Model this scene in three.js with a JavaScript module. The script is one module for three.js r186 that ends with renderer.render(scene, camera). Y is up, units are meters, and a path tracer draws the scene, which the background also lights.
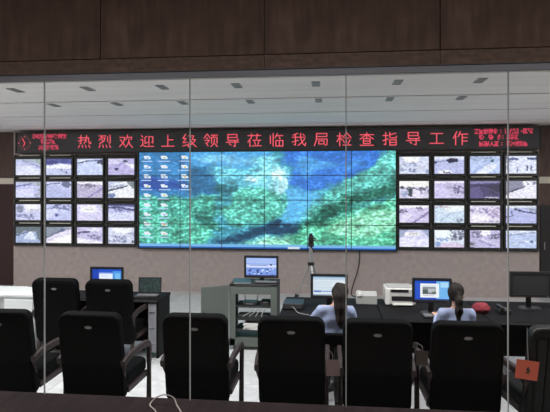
import * as THREE from 'three';
import { RoundedBoxGeometry } from 'three/addons/geometries/RoundedBoxGeometry.js';
import { mergeGeometries } from 'three/addons/utils/BufferGeometryUtils.js';
import { ImprovedNoise } from 'three/addons/math/ImprovedNoise.js';
import { RectAreaLightUniformsLib } from 'three/addons/lights/RectAreaLightUniformsLib.js';
RectAreaLightUniformsLib.init();

// ---------- camera, light, exposure ----------
const scene = new THREE.Scene();
scene.background = new THREE.Color(0x000000);
const EYE = 2.15;                                        // above the control-room floor; the gallery floor is 0.5 m higher
const camera = new THREE.PerspectiveCamera(43.22, 550 / 412, 0.05, 60);
camera.position.set(0, EYE, 0);
camera.rotation.y = THREE.MathUtils.degToRad(5.94);
camera.setViewOffset(550, 412, 0, 16, 550, 412);         // lens shift: verticals stay vertical
const renderer = new THREE.WebGLRenderer({ antialias: true });
renderer.toneMapping = THREE.LinearToneMapping;
renderer.toneMappingExposure = 1.0;
renderer.shadowMap.enabled = true;
const PANEL_LIGHT = 30;                                 // radiance of the fluorescent ceiling panels over the visitors' chairs
const GALLERY_LIGHT = 10;                              // the dim panel in the gallery

// ---------- helpers ----------
const taken = new Map();
function numbered(n) { const k = taken.get(n) || 0; taken.set(n, k + 1); return k ? `${n}_${String(k).padStart(3, '0')}` : n; }
let seed = 7;
const rnd = () => { seed = (seed * 1664525 + 1013904223) >>> 0; return seed / 4294967296; };
const rr = (a, b) => a + (b - a) * rnd();
const lin = (r, g, b) => new THREE.Color().setRGB(r, g, b);
function box(w, h, d, x = 0, y = 0, z = 0) {             // uv in metres
  const g = new THREE.BoxGeometry(w, h, d), uv = g.attributes.uv;
  const sz = [[d, h], [d, h], [w, d], [w, d], [w, h], [w, h]];
  for (let i = 0; i < 24; i++) { const [a, b] = sz[i >> 2]; uv.setXY(i, uv.getX(i) * a, uv.getY(i) * b); }
  return g.translate(x, y, z);
}
function rbox(w, h, d, r, x = 0, y = 0, z = 0, seg = 3) { return new RoundedBoxGeometry(w, h, d, seg, r).translate(x, y, z); }
function cyl(r1, r2, h, x = 0, y = 0, z = 0, n = 20) { return new THREE.CylinderGeometry(r1, r2, h, n).translate(x, y, z); }
function tube(pts, r, seg = 24, n = 8) { return new THREE.TubeGeometry(new THREE.CatmullRomCurve3(pts.map(p => new THREE.Vector3(...p))), seg, r, n); }
function bar(a, b, r1, r2 = r1, n = 12) {
  const A = new THREE.Vector3(...a), B = new THREE.Vector3(...b), d = B.clone().sub(A);
  const g = new THREE.CylinderGeometry(r2, r1, d.length(), n);
  g.applyQuaternion(new THREE.Quaternion().setFromUnitVectors(new THREE.Vector3(0, 1, 0), d.clone().normalize()));
  return g.translate(...A.add(B).multiplyScalar(.5).toArray());
}
function rrect(w, h, r, y0 = -h / 2) {
  const s = new THREE.Shape(), x = -w / 2, y = y0;
  s.moveTo(x + r, y); s.lineTo(x + w - r, y); s.quadraticCurveTo(x + w, y, x + w, y + r); s.lineTo(x + w, y + h - r); s.quadraticCurveTo(x + w, y + h, x + w - r, y + h);
  s.lineTo(x + r, y + h); s.quadraticCurveTo(x, y + h, x, y + h - r); s.lineTo(x, y + r); s.quadraticCurveTo(x, y, x + r, y);
  return s;
}
const merge = (gs) => mergeGeometries(gs.map(g => { const n = g.index ? g.toNonIndexed() : g; for (const k of Object.keys(n.attributes)) if (!['position', 'normal', 'uv'].includes(k)) n.deleteAttribute(k); return n; }));
function mesh(name, geo, mat, parent) { const m = new THREE.Mesh(Array.isArray(geo) ? merge(geo) : geo, mat); m.name = name; if (parent) parent.add(m); return m; }
function tag(o, label, category, group) { o.userData.label = label; o.userData.category = category; if (group) o.userData.group = group; return o; }
function thing(name, label, category, [x, y, z] = [0, 0, 0], turn = 0, group) {
  const o = new THREE.Group(); o.name = numbered(name); o.position.set(x, y, z); o.rotation.y = turn; scene.add(o);
  return tag(o, label, category, group);
}
function single(name, geo, mat, label, category, pos = [0, 0, 0], turn = 0, group) {
  const o = mesh(numbered(name), geo, mat, scene); o.position.set(...pos); o.rotation.y = turn; return tag(o, label, category, group);
}
function struct(name, geo, mat, label, category) { const o = mesh(name, geo, mat, scene); o.userData.kind = 'structure'; return tag(o, label, category); }
function structGroup(name, label, category) { const o = new THREE.Group(); o.name = name; scene.add(o); o.userData.kind = 'structure'; return tag(o, label, category); }

// ---------- textures and materials ----------
const noise3 = new ImprovedNoise();
function canvas(w, h) { const c = document.createElement('canvas'); c.width = w; c.height = h; return [c, c.getContext('2d')]; }
function texOf(c, srgb = true) { const t = new THREE.CanvasTexture(c); if (srgb) t.colorSpace = THREE.SRGBColorSpace; t.magFilter = THREE.LinearFilter; t.wrapS = t.wrapT = THREE.RepeatWrapping; return t; }
function noiseTex(n, fn, rep = 1, srgb = true) {
  const d = new Uint8Array(n * n * 4);
  for (let y = 0; y < n; y++) for (let x = 0; x < n; x++) { const c = fn(x / n, y / n), i = (y * n + x) * 4; d[i] = c[0]; d[i + 1] = c[1]; d[i + 2] = c[2]; d[i + 3] = 255; }
  const t = new THREE.DataTexture(d, n, n); t.magFilter = THREE.LinearFilter; t.wrapS = t.wrapT = THREE.RepeatWrapping; t.repeat.set(rep, rep); if (srgb) t.colorSpace = THREE.SRGBColorSpace; t.needsUpdate = true; return t;
}
const fbm = (x, y, z, o = 4) => { let s = 0, a = .5; for (let i = 0; i < o; i++) { s += a * noise3.noise(x, y, z + i * 7.3); x *= 2; y *= 2; a *= .5; } return s; };
// seamless value: blend of four shifted samples
const tileN = (u, v, k, z, o = 4) => { const f = (a, b) => fbm(a * k, b * k, z, o); return f(u, v) * (1 - u) * (1 - v) + f(u - 1, v) * u * (1 - v) + f(u, v - 1) * (1 - u) * v + f(u - 1, v - 1) * u * v; };
const grey = (b, a) => { const q = Math.max(0, Math.min(255, b + a)); return [q, q, q]; };
const leatherBump = noiseTex(256, (u, v) => grey(128, 190 * tileN(u, v, 40, 2, 3)), 4, false);
const paintTex = noiseTex(256, (u, v) => grey(242, 26 * tileN(u, v, 9, 5, 5)), .6);
const tileTex = noiseTex(256, (u, v) => grey(236, 46 * tileN(u, v, 7, 9, 5)), 1);
const wallTex = noiseTex(256, (u, v) => { const q = 238 + 34 * tileN(u, v, 14, 11, 5); return [q, q, q]; }, .7);
const woodTex = noiseTex(256, (u, v) => { const q = 205 + 70 * tileN(u * 1, v * .1, 34, 3, 4) + 60 * tileN(u, v, 6, 8, 3); return [q, q * .985, q * .97]; }, .8);
const M = {};
const std = (name, color, rough, extra = {}) => (M[name] = new THREE.MeshStandardMaterial({ color, roughness: rough, ...extra }), M[name].name = name, M[name]);
std('ceilingPaint', lin(.93, .91, .885), .9, { map: paintTex });
std('jointGrey', lin(.2, .2, .2), .9);
std('beigeWall', lin(.455, .385, .365), .75, { map: wallTex });
std('maroonWall', lin(.06, .022, .024), .6, { map: woodTex });
std('brownWall', lin(.15, .09, .078), .6, { map: woodTex });
std('creamStripe', lin(.72, .68, .58), .7);
std('plainWall', lin(.55, .52, .49), .85, { map: wallTex });
std('floorTile', lin(.68, .70, .71), .3, { map: tileTex });
std('grout', lin(.25, .25, .25), .9);
std('galleryPanel', lin(.25, .178, .158), .7, { map: woodTex });
std('galleryTrim', lin(.275, .205, .18), .6, { map: woodTex });
std('galleryWall', lin(.42, .37, .33), .9);
std('galleryFloor', lin(.3, .25, .22), .9);
M.sillWood = new THREE.MeshPhysicalMaterial({ color: lin(.03, .0185, .02), roughness: .8, specularIntensity: .15, map: woodTex }); M.sillWood.name = 'sillWood';
std('aluminium', lin(.28, .32, .38), .5, { metalness: .3 });
std('blackPlastic', lin(.012, .012, .014), .4);
std('greyPlastic', lin(.16, .16, .165), .5);
std('rackBlack', lin(.03, .03, .03), .6);
std('railPale', lin(.55, .57, .47), .5);
std('railDark', lin(.085, .085, .075), .6);
M.leather = new THREE.MeshPhysicalMaterial({ color: lin(.0032, .0037, .004), roughness: .65, specularIntensity: .07, bumpMap: leatherBump, bumpScale: .0006 }); M.leather.name = 'leather';
M.softLeather = new THREE.MeshPhysicalMaterial({ color: lin(.008, .009, .009), roughness: .42, specularIntensity: .3, bumpMap: leatherBump, bumpScale: .0008 }); M.softLeather.name = 'softLeather';
M.darkWood = new THREE.MeshPhysicalMaterial({ color: lin(.026, .018, .018), roughness: .5, specularIntensity: .5 }); M.darkWood.name = 'darkWood';
std('silver', lin(.42, .42, .42), .35, { metalness: .6 });
M.deskBlack = new THREE.MeshPhysicalMaterial({ color: lin(.007, .007, .008), roughness: .65, specularIntensity: .18 }); M.deskBlack.name = 'deskBlack';
std('deskGrey', lin(.22, .23, .25), .6);
std('deskWhite', lin(.62, .66, .66), .5);
std('rackGreen', lin(.098, .115, .104), .5);
M.darkSteel = new THREE.MeshPhysicalMaterial({ color: lin(.04, .043, .043), roughness: .75, specularIntensity: .4 }); M.darkSteel.name = 'darkSteel';
std('officeWhite', lin(.5, .5, .47), .5);
std('officeGrey', lin(.33, .34, .33), .55);
std('teal', lin(.03, .075, .095), .5);
std('paper', lin(.7, .7, .68), .8);
std('plate', lin(.2, .2, .2), .45, { metalness: .4 });
std('redCloth', lin(.21, .02, .032), .85);
std('tagPink', lin(.14, .1, .1), .8);
std('tagBrown', lin(.035, .025, .018), .8);
std('tagOrange', lin(.5, .1, .055), .75);
std('stringGrey', lin(.2, .2, .2), .8);
std('cablePale', lin(.42, .38, .36), .6);
std('skin', lin(.55, .36, .27), .6, { vertexColors: true, color: 0xffffff });
M.hair = new THREE.MeshPhysicalMaterial({ color: lin(.014, .011, .01), roughness: .7, specularIntensity: .35 }); M.hair.name = 'hair';
std('shirtBlue', lin(.27, .33, .50), .85);
std('trouser', lin(.02, .022, .04), .9);
std('blueBar', lin(.02, .03, .07), .5);
const glass = new THREE.MeshPhysicalMaterial({ color: 0xffffff, transmission: 1, thickness: 0, roughness: 0, ior: 1.45, specularIntensity: .2 }); glass.name = 'glass';
const silicone = new THREE.MeshPhysicalMaterial({ color: lin(.5, .53, .53), transmission: .5, thickness: 0, roughness: 1 }); silicone.name = 'silicone';
function screenMat(tex, k = 1, rough = .3) { const m = new THREE.MeshStandardMaterial({ color: lin(.015, .015, .017), roughness: rough, emissive: 0xffffff, emissiveMap: tex, emissiveIntensity: k }); m.name = 'screen'; return m; }

// ---------- the setting: control room ----------
const XL = -8.6, XR = 5.8, ZB = -11.0, ZG = -3.3, CEIL = 3.45;
{ // floor of separate tiles, 0.8 m
  const f = structGroup('floor', 'pale polished tile floor of the control room', 'floor');
  mesh('floor_bed', box(XR - XL, .1, 7.8, (XL + XR) / 2, -.058, -7.1), M.grout, f);
  const tg = [rbox(.794, .02, .794, .004, 0, -.01, 0, 1)];
  const mats = [M.floorTile, M.floorTile.clone(), M.floorTile.clone()]; mats[1].color.multiplyScalar(.95); mats[2].color.multiplyScalar(1.03);
  for (let i = 0; i < 18; i++) for (let k = 0; k < 10; k++) { const m = mesh('tile', tg[0], mats[(i * 7 + k * 5) % 3], f); m.position.set(XL + .4 + i * .8, 0, -3.3 - .4 - k * .8 + (k === 9 ? 0 : 0)); }
}
{ // ceiling: long boards across the room with open joints
  const c = structGroup('ceiling', 'off-white control room ceiling of long boards with dark joints', 'ceiling');
  mesh('ceiling_slab', box(XR - XL, .15, 8.1, (XL + XR) / 2, CEIL + .13, -7.2), M.jointGrey, c);
  const edges = [-3.3, -4.56, -5.95, -7.34, -8.73, -10.12, -11.0];
  for (let i = 0; i < edges.length - 1; i++) { const d = edges[i] - edges[i + 1] - .09; mesh('board', rbox(XR - XL, .06, d, .008, (XL + XR) / 2, CEIL + .03, (edges[i] + edges[i + 1]) / 2, 1), M.ceilingPaint, c); }
}
{ const w = structGroup('wall_back', 'maroon and brown panelled wall with a cream stripe behind the screens', 'wall');
  mesh('wall_core', box(XR - XL, 3.6, .15, (XL + XR) / 2, 1.7, ZB - .115), M.plainWall, w);
  for (const [a, b] of [[XL, -7.75], [-7.74, -6.9], [4.12, 4.6], [4.61, XR]]) {
    mesh('panel', box(b - a, 2.26, .04, (a + b) / 2, 1.15, ZB - .02), a > 4 && a < 4.5 ? M.brownWall : M.maroonWall, w);
    mesh('panel', box(b - a, 1.02, .04, (a + b) / 2, 2.93, ZB - .02), M.brownWall, w);
  }
  for (const [a, b] of [[XL, -6.9], [4.12, XR]]) mesh('stripe', box(b - a, .13, .05, (a + b) / 2, 2.35, ZB - .015), M.creamStripe, w);
}
{ const d = structGroup('door_1', 'black door at the edge of the wall beside the screens', 'door');
  mesh('door_leaf', box(.98, 1.84, .04, 4.72, .92, ZB + .02), M.blackPlastic, d); mesh('door_handle', bar([4.3, .95, ZB + .06], [4.3, 1.1, ZB + .06], .012), M.silver, d); }
struct('wall_screens', box(11.06, 3.44, .18, -1.385, 1.72, ZB + .11), M.beigeWall, 'beige wall below and behind the bank of screens', 'wall');
struct('baseboard_screens', box(11.06, .07, .012, -1.385, .035, ZB + .206), M.beigeWall, 'low beige baseboard under the screen wall', 'baseboard');
struct('wall_left', box(.15, 3.6, 7.8, XL - .075, 1.7, -7.1), M.plainWall, 'plain side wall of the control room at the far side', 'wall');
struct('wall_right', box(.15, 3.6, 7.8, XR + .075, 1.7, -7.1), M.plainWall, 'plain side wall of the control room near the door', 'wall');

// ---------- the setting: dark gallery behind the glass ----------
const GX0 = -4.6, GX1 = 3.6, GZ = 2.2, GF = .5, GC = 3.75;
struct('floor_gallery', box(GX1 - GX0, .12, GZ - ZG, (GX0 + GX1) / 2, GF - .06, (GZ + ZG) / 2), M.galleryFloor, 'dark floor of the visitors gallery', 'floor');
struct('ceiling_gallery', box(GX1 - GX0, .12, GZ - ZG + .2, (GX0 + GX1) / 2, GC + .06, (GZ + ZG) / 2 - .1), M.galleryWall, 'dark ceiling of the visitors gallery', 'ceiling');
struct('wall_gallery_back', box(GX1 - GX0, 3.5, .12, (GX0 + GX1) / 2, 2.1, GZ + .06), M.galleryWall, 'dark rear wall of the visitors gallery', 'wall');
struct('wall_gallery_left', box(.12, 3.5, GZ - ZG + .2, GX0 - .06, 2.1, (GZ + ZG) / 2 - .1), M.galleryWall, 'dark side wall at one end of the gallery', 'wall');
struct('wall_gallery_right', box(.12, 3.5, GZ - ZG + .2, GX1 + .06, 2.1, (GZ + ZG) / 2 - .1), M.galleryWall, 'dark side wall at the other end of the gallery', 'wall');
{ const w = structGroup('wall_front', 'dark brown panelled header above the glass', 'wall');
  mesh('wall_core', box(XR - XL, .95, .1, (XL + XR) / 2, 3.38, ZG - .07), M.galleryWall, w);
  const j = [GX0, -3.68, -2.59, -1.5, -.41, .68, 1.77, 2.86, GX1];
  for (let i = 0; i < j.length - 1; i++) {
    mesh('panel', rbox(j[i + 1] - j[i] - .006, .74, .03, .003, (j[i] + j[i + 1]) / 2, 3.385, ZG - .005, 1), M.galleryPanel, w);
    mesh('lower_panel', rbox(j[i + 1] - j[i] - .001, .088, .036, .003, (j[i] + j[i + 1]) / 2, 2.966, ZG - .002, 1), M.galleryTrim, w);
  }
  mesh('end_wall', [box(GX0 - XL, 3.0, .1, (GX0 + XL) / 2, 1.45, ZG - .07), box(XR - GX1, 3.0, .1, (GX1 + XR) / 2, 1.45, ZG - .07)], M.plainWall, w);
}
struct('wall_below_glass', box(GX1 - GX0, .82, .1, (GX0 + GX1) / 2, .345, ZG - .01), M.galleryWall, 'low wall carrying the glass front', 'wall');
struct('trim_1', box(GX1 - GX0, .04, .62, (GX0 + GX1) / 2, .765, ZG + .29), M.sillWood, 'dark reddish brown wooden sill along the foot of the glass', 'sill');
{ const t = struct('trim_2', [box(GX1 - GX0, .042, .008, (GX0 + GX1) / 2, 2.899, ZG + .010), box(GX1 - GX0, .042, .008, (GX0 + GX1) / 2, 2.899, ZG - .010), box(GX1 - GX0, .008, .028, (GX0 + GX1) / 2, 2.918, ZG)], M.aluminium, 'grey metal channel holding the top edge of the glass', 'channel'); }
const seams = [-3.9, -2.895, -1.893, -.898, .106, 1.085, 2.09, 3.1];
{ const ends = [GX0, ...seams, GX1];
  const say = ['at the far end of the gallery', 'outside the frame on the far side', 'partly cut off at the edge of the picture, over white cabinet', 'in front of the chairs with the laptop desk', 'in front of the equipment rack', 'in front of the white printer', 'in front of the dark switched-off monitor', 'past the last chair', 'at the near end of the gallery'];
  for (let i = 0; i < ends.length - 1; i++) struct(`window_${i + 1}`, new THREE.PlaneGeometry(ends[i + 1] - ends[i] - .008, 2.12).translate((ends[i] + ends[i + 1]) / 2, 1.845, ZG), glass, `clear glass pane ${say[i]}`, 'glass pane');
  seams.forEach((x, i) => struct(`trim_${i + 3}`, box(.0065, 2.1, .01, x, 1.835, ZG), silicone, `pale upright joint between glass panes, ${['at the far end', 'beyond the white cabinet', 'crossing the leftmost monitors', 'crossing the desktop icons of the video wall', 'crossing the pale spreadsheet monitor', 'crossing the rightmost monitors', 'past the last chair', 'at the near end'][i]}`, 'glass joint'));
}
{ const p = single('sill_cable', tube([[-1.0, .79, -2.9], [-1.06, .79, -3.1], [-1.13, .792, -3.2], [-1.1, .82, -3.245], [-1.04, .835, -3.25], [-.99, .815, -3.25], [-.965, .79, -3.22], [-.9, .789, -3.1], [-.85, .789, -2.9]], .004, 60), M.cablePale, 'thin pale cable looped on the dark wooden sill', 'cable'); }

// ---------- lamps ----------
function panelLight(x, y, z, w, d, k, color, name, label, parentCat = 'ceiling light') {
  const t = thing(name, label, parentCat, [x, y, z], 0, 'ceiling light panels');
  mesh('frame', [box(w + .06, .03, .03, 0, -.015, d / 2 + .015), box(w + .06, .03, .03, 0, -.015, -d / 2 - .015), box(.03, .03, d, w / 2 + .015, -.015, 0), box(.03, .03, d, -w / 2 - .015, -.015, 0)], M.officeWhite, t);
  const em = new THREE.MeshStandardMaterial({ color: 0xffffff, emissive: color, emissiveIntensity: Math.min(1, k) }); em.name = 'diffuser';
  mesh('diffuser', box(w, .012, d, 0, -.01, 0), em, t);
  const l = new THREE.RectAreaLight(color, k, w, d); l.position.set(x, y - .02, z); l.rotation.x = -Math.PI / 2; scene.add(l); l.name = name + '_light';
}
const cool = lin(1, .98, .975);
[[-5.6, -5.25], [-3.6, -5.25], [-1.6, -5.25], [.4, -5.25], [2.4, -5.25], [-7.7, -7.2], [4.9, -7.2]].forEach(([x, z]) => panelLight(x, CEIL - .005, z, 1.2, .6, PANEL_LIGHT, cool, 'ceiling_light', 'flat white fluorescent panel set in the control room ceiling'));
for (const x of [-2.6, 0, 2.4]) panelLight(x, GC - .005, -.4, 1.2, .6, GALLERY_LIGHT, lin(1, .9, .85), 'gallery_light', 'dim panel light in the gallery ceiling');

// small dark recessed ceiling fittings, two rows in view
[[-6.37, ['nearer row', -4.05, -3.07, -2.09, -1.14, -.16, .82, 1.78]], [-7.55, ['farther row', -4.18, -3.18, -2.16, -1.15, -.15, .86, 1.85]]].forEach(([z, [row, ...xs]]) => {
  const nth = ['first', 'second', 'third', 'fourth', 'fifth', 'sixth', 'seventh'];
  xs.forEach((x, i) => {
    const t = thing('ceiling_fitting', `small dark grey recessed ceiling slot, ${nth[i]} from the left in the ${row}`, 'ceiling fitting', [x, CEIL, z], 0, 'recessed ceiling slots');
    mesh('frame', [box(.012, .012, .24, .045, -.006, 0), box(.012, .012, .24, -.045, -.006, 0), box(.1, .012, .012, 0, -.006, .12), box(.1, .012, .012, 0, -.006, -.12)], M.officeGrey, t);
    mesh('slot', box(.08, .006, .23, 0, -.003, 0), M.officeGrey, t);
    for (const s of [-.018, .018]) mesh('fin', box(.006, .01, .22, s, -.006, 0), M.greyPlastic, t);
  });
});

// ---------- the LED sign ----------
const glyphs = {   // strokes on a 16 x 16 grid
  re: '1,3 7,3;4,0 4,10 2.8,9.5;1,7 7,5.5;8,3 13,3 13,8 14,10 15.5,10 15.5,8;10.5,0 10.5,4 9.5,7 7.5,10;8.5,5 10.5,7.5;2.5,12 1,15;5.5,12 6,15;9.5,12 10,15;13,12 14.5,15',
  lie: '1,1 9,1;4.5,1 3.5,3.5 1,6;3.5,3.5 8,3.5 7,7 1.5,10.5;4,5.5 5.5,7;11,2 11,8;14,0 14,9.5 12.5,9.5;2.5,12 1,15;5.5,12 6,15;9.5,12 10,15;13,12 14.5,15',
  huan: '1,3 7,3 5.5,9 1,14;2,6 7,13;10,0 9.5,3 8,6;9.5,3 15,3 14,6;11.5,5 11.5,8 10,12 7.5,15;11.5,8 13,12 16,15',
  ying: '2,1 3.5,3;1,6 3.5,6 3.5,12 1,14;3.5,12 6,14 16,14;8.5,2 6,3.5 6,10.5 9,9;10.5,2.5 15,2.5 15,10 13.5,9;10.5,2.5 10.5,12.5',
  shang: '8,1 8,14;8,6.5 14,6.5;1,14 15,14',
  ji: '4,0 1,5 4.5,5 1,10 5.5,9.5;1,14 6,12.5;7,2 13,2 11.5,6.5 15,6.5 13,10 7,15;9.5,2 9,8 6.5,14;9,6 11.5,11 16,15',
  ling: '4,0 .5,5;4,0 7.5,5;3.5,4.5 4.5,6;1.5,7.5 6.5,7.5 4,11;2.5,10.5 5,14;8.5,1.5 15.5,1.5;12,1.5 11,4;9,11 9,4 15,4 15,11;12,6 12,9 11,12 8,15;12.5,11.5 15.5,15',
  dao: '3,1 13,1 13,4.5 3,4.5;3,1 3,7 4,8 14,8 14,6;1,10 15,10;11,8.5 11,15 9,14.5;4.5,11.5 6.5,13.5',
  li: '1,2.5 15,2.5;5,.5 5,4.5;11,.5 11,4.5;4.5,5 1,10;3.2,8 3.2,15.5;10,5 11,6.5;6.5,8 15,8;8.2,9.5 9.2,13;13,9.5 11.8,13;5.5,14.5 15.5,14.5',
  lin: '1.5,3 1.5,12;4.5,.5 4.5,15;9,.5 6.5,5.5;8.5,3 15,3;11,4.5 12,6.5;7.5,8.5 15,8.5 15,15 7.5,15 7.5,8.5;11.2,8.5 11.2,15',
  wo: '7,.5 2,2.5;1,5 15,5;4.5,2 4.5,14 3,13.5;1,10.5 7.5,8.5;10,.5 10.3,7 12.5,12.5 15,15 15.5,11.5;14.5,7 11,11.5 7.5,14.5;12.5,1.5 14,3',
  ju: '3,1 14,1 14,4.5 3,4.5;3,1 3,8 .8,15;3.2,7.5 14.5,7.5 14,14 12,14.5;5.5,9.5 11,9.5 11,13 5.5,13 5.5,9.5',
  jian: '.8,4 6.5,4;3.7,.5 3.7,15.5;3.7,5 .8,10.5;3.9,6 6.3,8.5;11,.5 7,6;11,.5 15.5,6;9,6.5 13.2,6.5;7.5,9 8.5,12;10.5,8.5 11,11.5;14.5,8.5 12.5,13;7,14.5 15.5,14.5',
  cha: '1,3 15,3;8,.5 8,7.5;7.5,3 1,8;8.5,3 15,8;4.5,7.5 11.5,7.5 11.5,13 4.5,13 4.5,7.5;4.5,10.2 11.5,10.2;1,15 15,15',
  zhi: '.8,4 6.5,4;3.7,.5 3.7,14.5 2,14;.8,10 6.5,8;14,1.5 8,3.5;8,.5 8,6 9,6.8 14.5,6.8 15,5;8,9 14.5,9 14.5,15 8,15 8,9;8,12 14.5,12',
  gong: '2,2.5 14,2.5;8,2.5 8,13.5;1,13.5 15,13.5',
  zuo: '4.5,.5 .8,8;3.2,5.5 3.2,15.5;8,.5 5.5,6.5;7.2,3.5 15.5,3.5;9.8,3.5 9.8,15.5;9.8,7.3 14.8,7.3;9.8,11.2 14.8,11.2',
  ren: '8,1 7,7 2,15;8,4 10,10 15,15',
};
const SX0 = -6.73, SX1 = 4.09, SY0 = 2.945, SY1 = 3.385, SW = SX1 - SX0, SH = SY1 - SY0;
function ledCanvas() {
  const W = 2048, Hh = 84, [c, g] = canvas(W, Hh); g.fillStyle = '#000'; g.fillRect(0, 0, W, Hh);
  const px = (x) => (x - SX0) / SW * W, py = (y) => (SY1 - y) / SH * Hh, m = W / SW;
  g.lineCap = 'round'; g.lineJoin = 'round';
  const glyph = (key, cx, cy, size, lw) => { g.lineWidth = lw; for (const st of glyphs[key].split(';')) { g.beginPath(); st.split(' ').forEach((p, i) => { const [a, b] = p.split(',').map(Number); const X = px(cx) + (a - 8) / 16 * size * m, Y = py(cy) + (b - 7.8) / 16 * size * m; i ? g.lineTo(X, Y) : g.moveTo(X, Y); }); g.stroke(); } };
  const line = ['re', 'lie', 'huan', 'ying', 'shang', 'ji', 'ling', 'dao', 'li', 'lin', 'wo', 'ju', 'jian', 'cha', 'zhi', 'dao', 'gong', 'zuo'];
  g.strokeStyle = '#ff5768';
  line.forEach((k, i) => glyph(k, -5.195 + i * .458, 3.178, .305, 4.3));
  // small lines, too blurred in the photograph to read: the same blocks of lit dots
  const blur = (x0, x1, y, n, hgt, gaps = []) => { const p = (x1 - x0) / n; for (let i = 0; i < n; i++) { if (gaps.includes(i)) { g.fillRect(px(x0 + (i + .4) * p), py(y - .015), .03 * m, 3); g.fillRect(px(x0 + (i + .4) * p), py(y + .03), .03 * m, 3); continue; }
    for (let a = 0; a < 4; a++) for (let b = 0; b < 4; b++) if (rnd() < .68) g.fillRect(px(x0 + i * p) + a * p * m * .23, py(y) + (b - 2) * hgt * m / 4, p * m * .21, hgt * m / 4 - .4); } };
  g.fillStyle = '#f23a60';
  blur(-6.366, -5.59, 3.31, 11, .11); blur(-6.18, -5.84, 3.185, 4, .11); blur(-6.23, -5.77, 3.055, 8, .11);
  blur(2.86, 3.40, 3.312, 6, .11, [5]); blur(3.44, 3.70, 3.312, 3, .11); g.fillRect(px(3.74), py(3.32), 6, 5); blur(3.78, 3.97, 3.312, 2, .11);
  blur(2.95, 3.05, 3.19, 1, .11); blur(3.13, 3.23, 3.19, 1, .11); blur(3.30, 3.42, 3.19, 2, .11, [1]); blur(3.47, 3.70, 3.19, 3, .11);
  blur(2.95, 3.15, 3.048, 2, .11); blur(3.24, 3.42, 3.048, 2, .11, [1]); blur(3.47, 3.87, 3.048, 5, .11);
  g.strokeStyle = '#f23a60'; glyph('ren', 3.19, 3.048, .1, 3.4);
  // the clock: twelve dots and two hands
  g.fillStyle = '#e0707e'; for (let i = 0; i < 12; i++) { const a = i * Math.PI / 6; g.beginPath(); g.arc(px(-6.548) + Math.cos(a) * .132 * m, py(3.166) + Math.sin(a) * .15 * m, i % 3 ? 1.7 : 3, 0, 7); g.fill(); }
  g.strokeStyle = '#ff4050'; g.lineWidth = 4.5; g.beginPath(); g.moveTo(px(-6.6), py(3.27)); g.lineTo(px(-6.54), py(3.16)); g.lineTo(px(-6.575), py(3.09)); g.stroke();
  g.strokeStyle = '#7a1420'; g.lineWidth = 2; g.beginPath(); g.arc(px(-6.548), py(3.166), .115 * m, 0, 7); g.stroke();
  return c;
}
{ const t = thing('led_sign', 'long dark LED sign with red Chinese characters above the screens', 'sign', [(SX0 + SX1) / 2, SY0, -10.6]);
  mesh('housing', box(SW, SH, .19, 0, SH / 2, -.1), M.rackBlack, t);
  const fm = screenMat(texOf(ledCanvas()), 1.0, .75); fm.color = lin(.064, .064, .066);
  mesh('led_face', new THREE.PlaneGeometry(SW - .03, SH - .03).translate(0, SH / 2, .004), fm, t).userData.label = 'dark face with red lettering';
  mesh('frame', [box(SW + .02, .018, .03, 0, .006, .0), box(SW + .02, .018, .03, 0, SH - .006, 0), box(.018, SH, .03, -SW / 2, SH / 2, 0), box(.018, SH, .03, SW / 2, SH / 2, 0)], M.rackBlack, t);
  const l = new THREE.RectAreaLight(lin(1, .08, .12), .06, SW, SH); l.position.set((SX0 + SX1) / 2, (SY0 + SY1) / 2, -10.58); l.rotation.y = Math.PI; l.name = 'led_sign_light'; scene.add(l);
}

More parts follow.
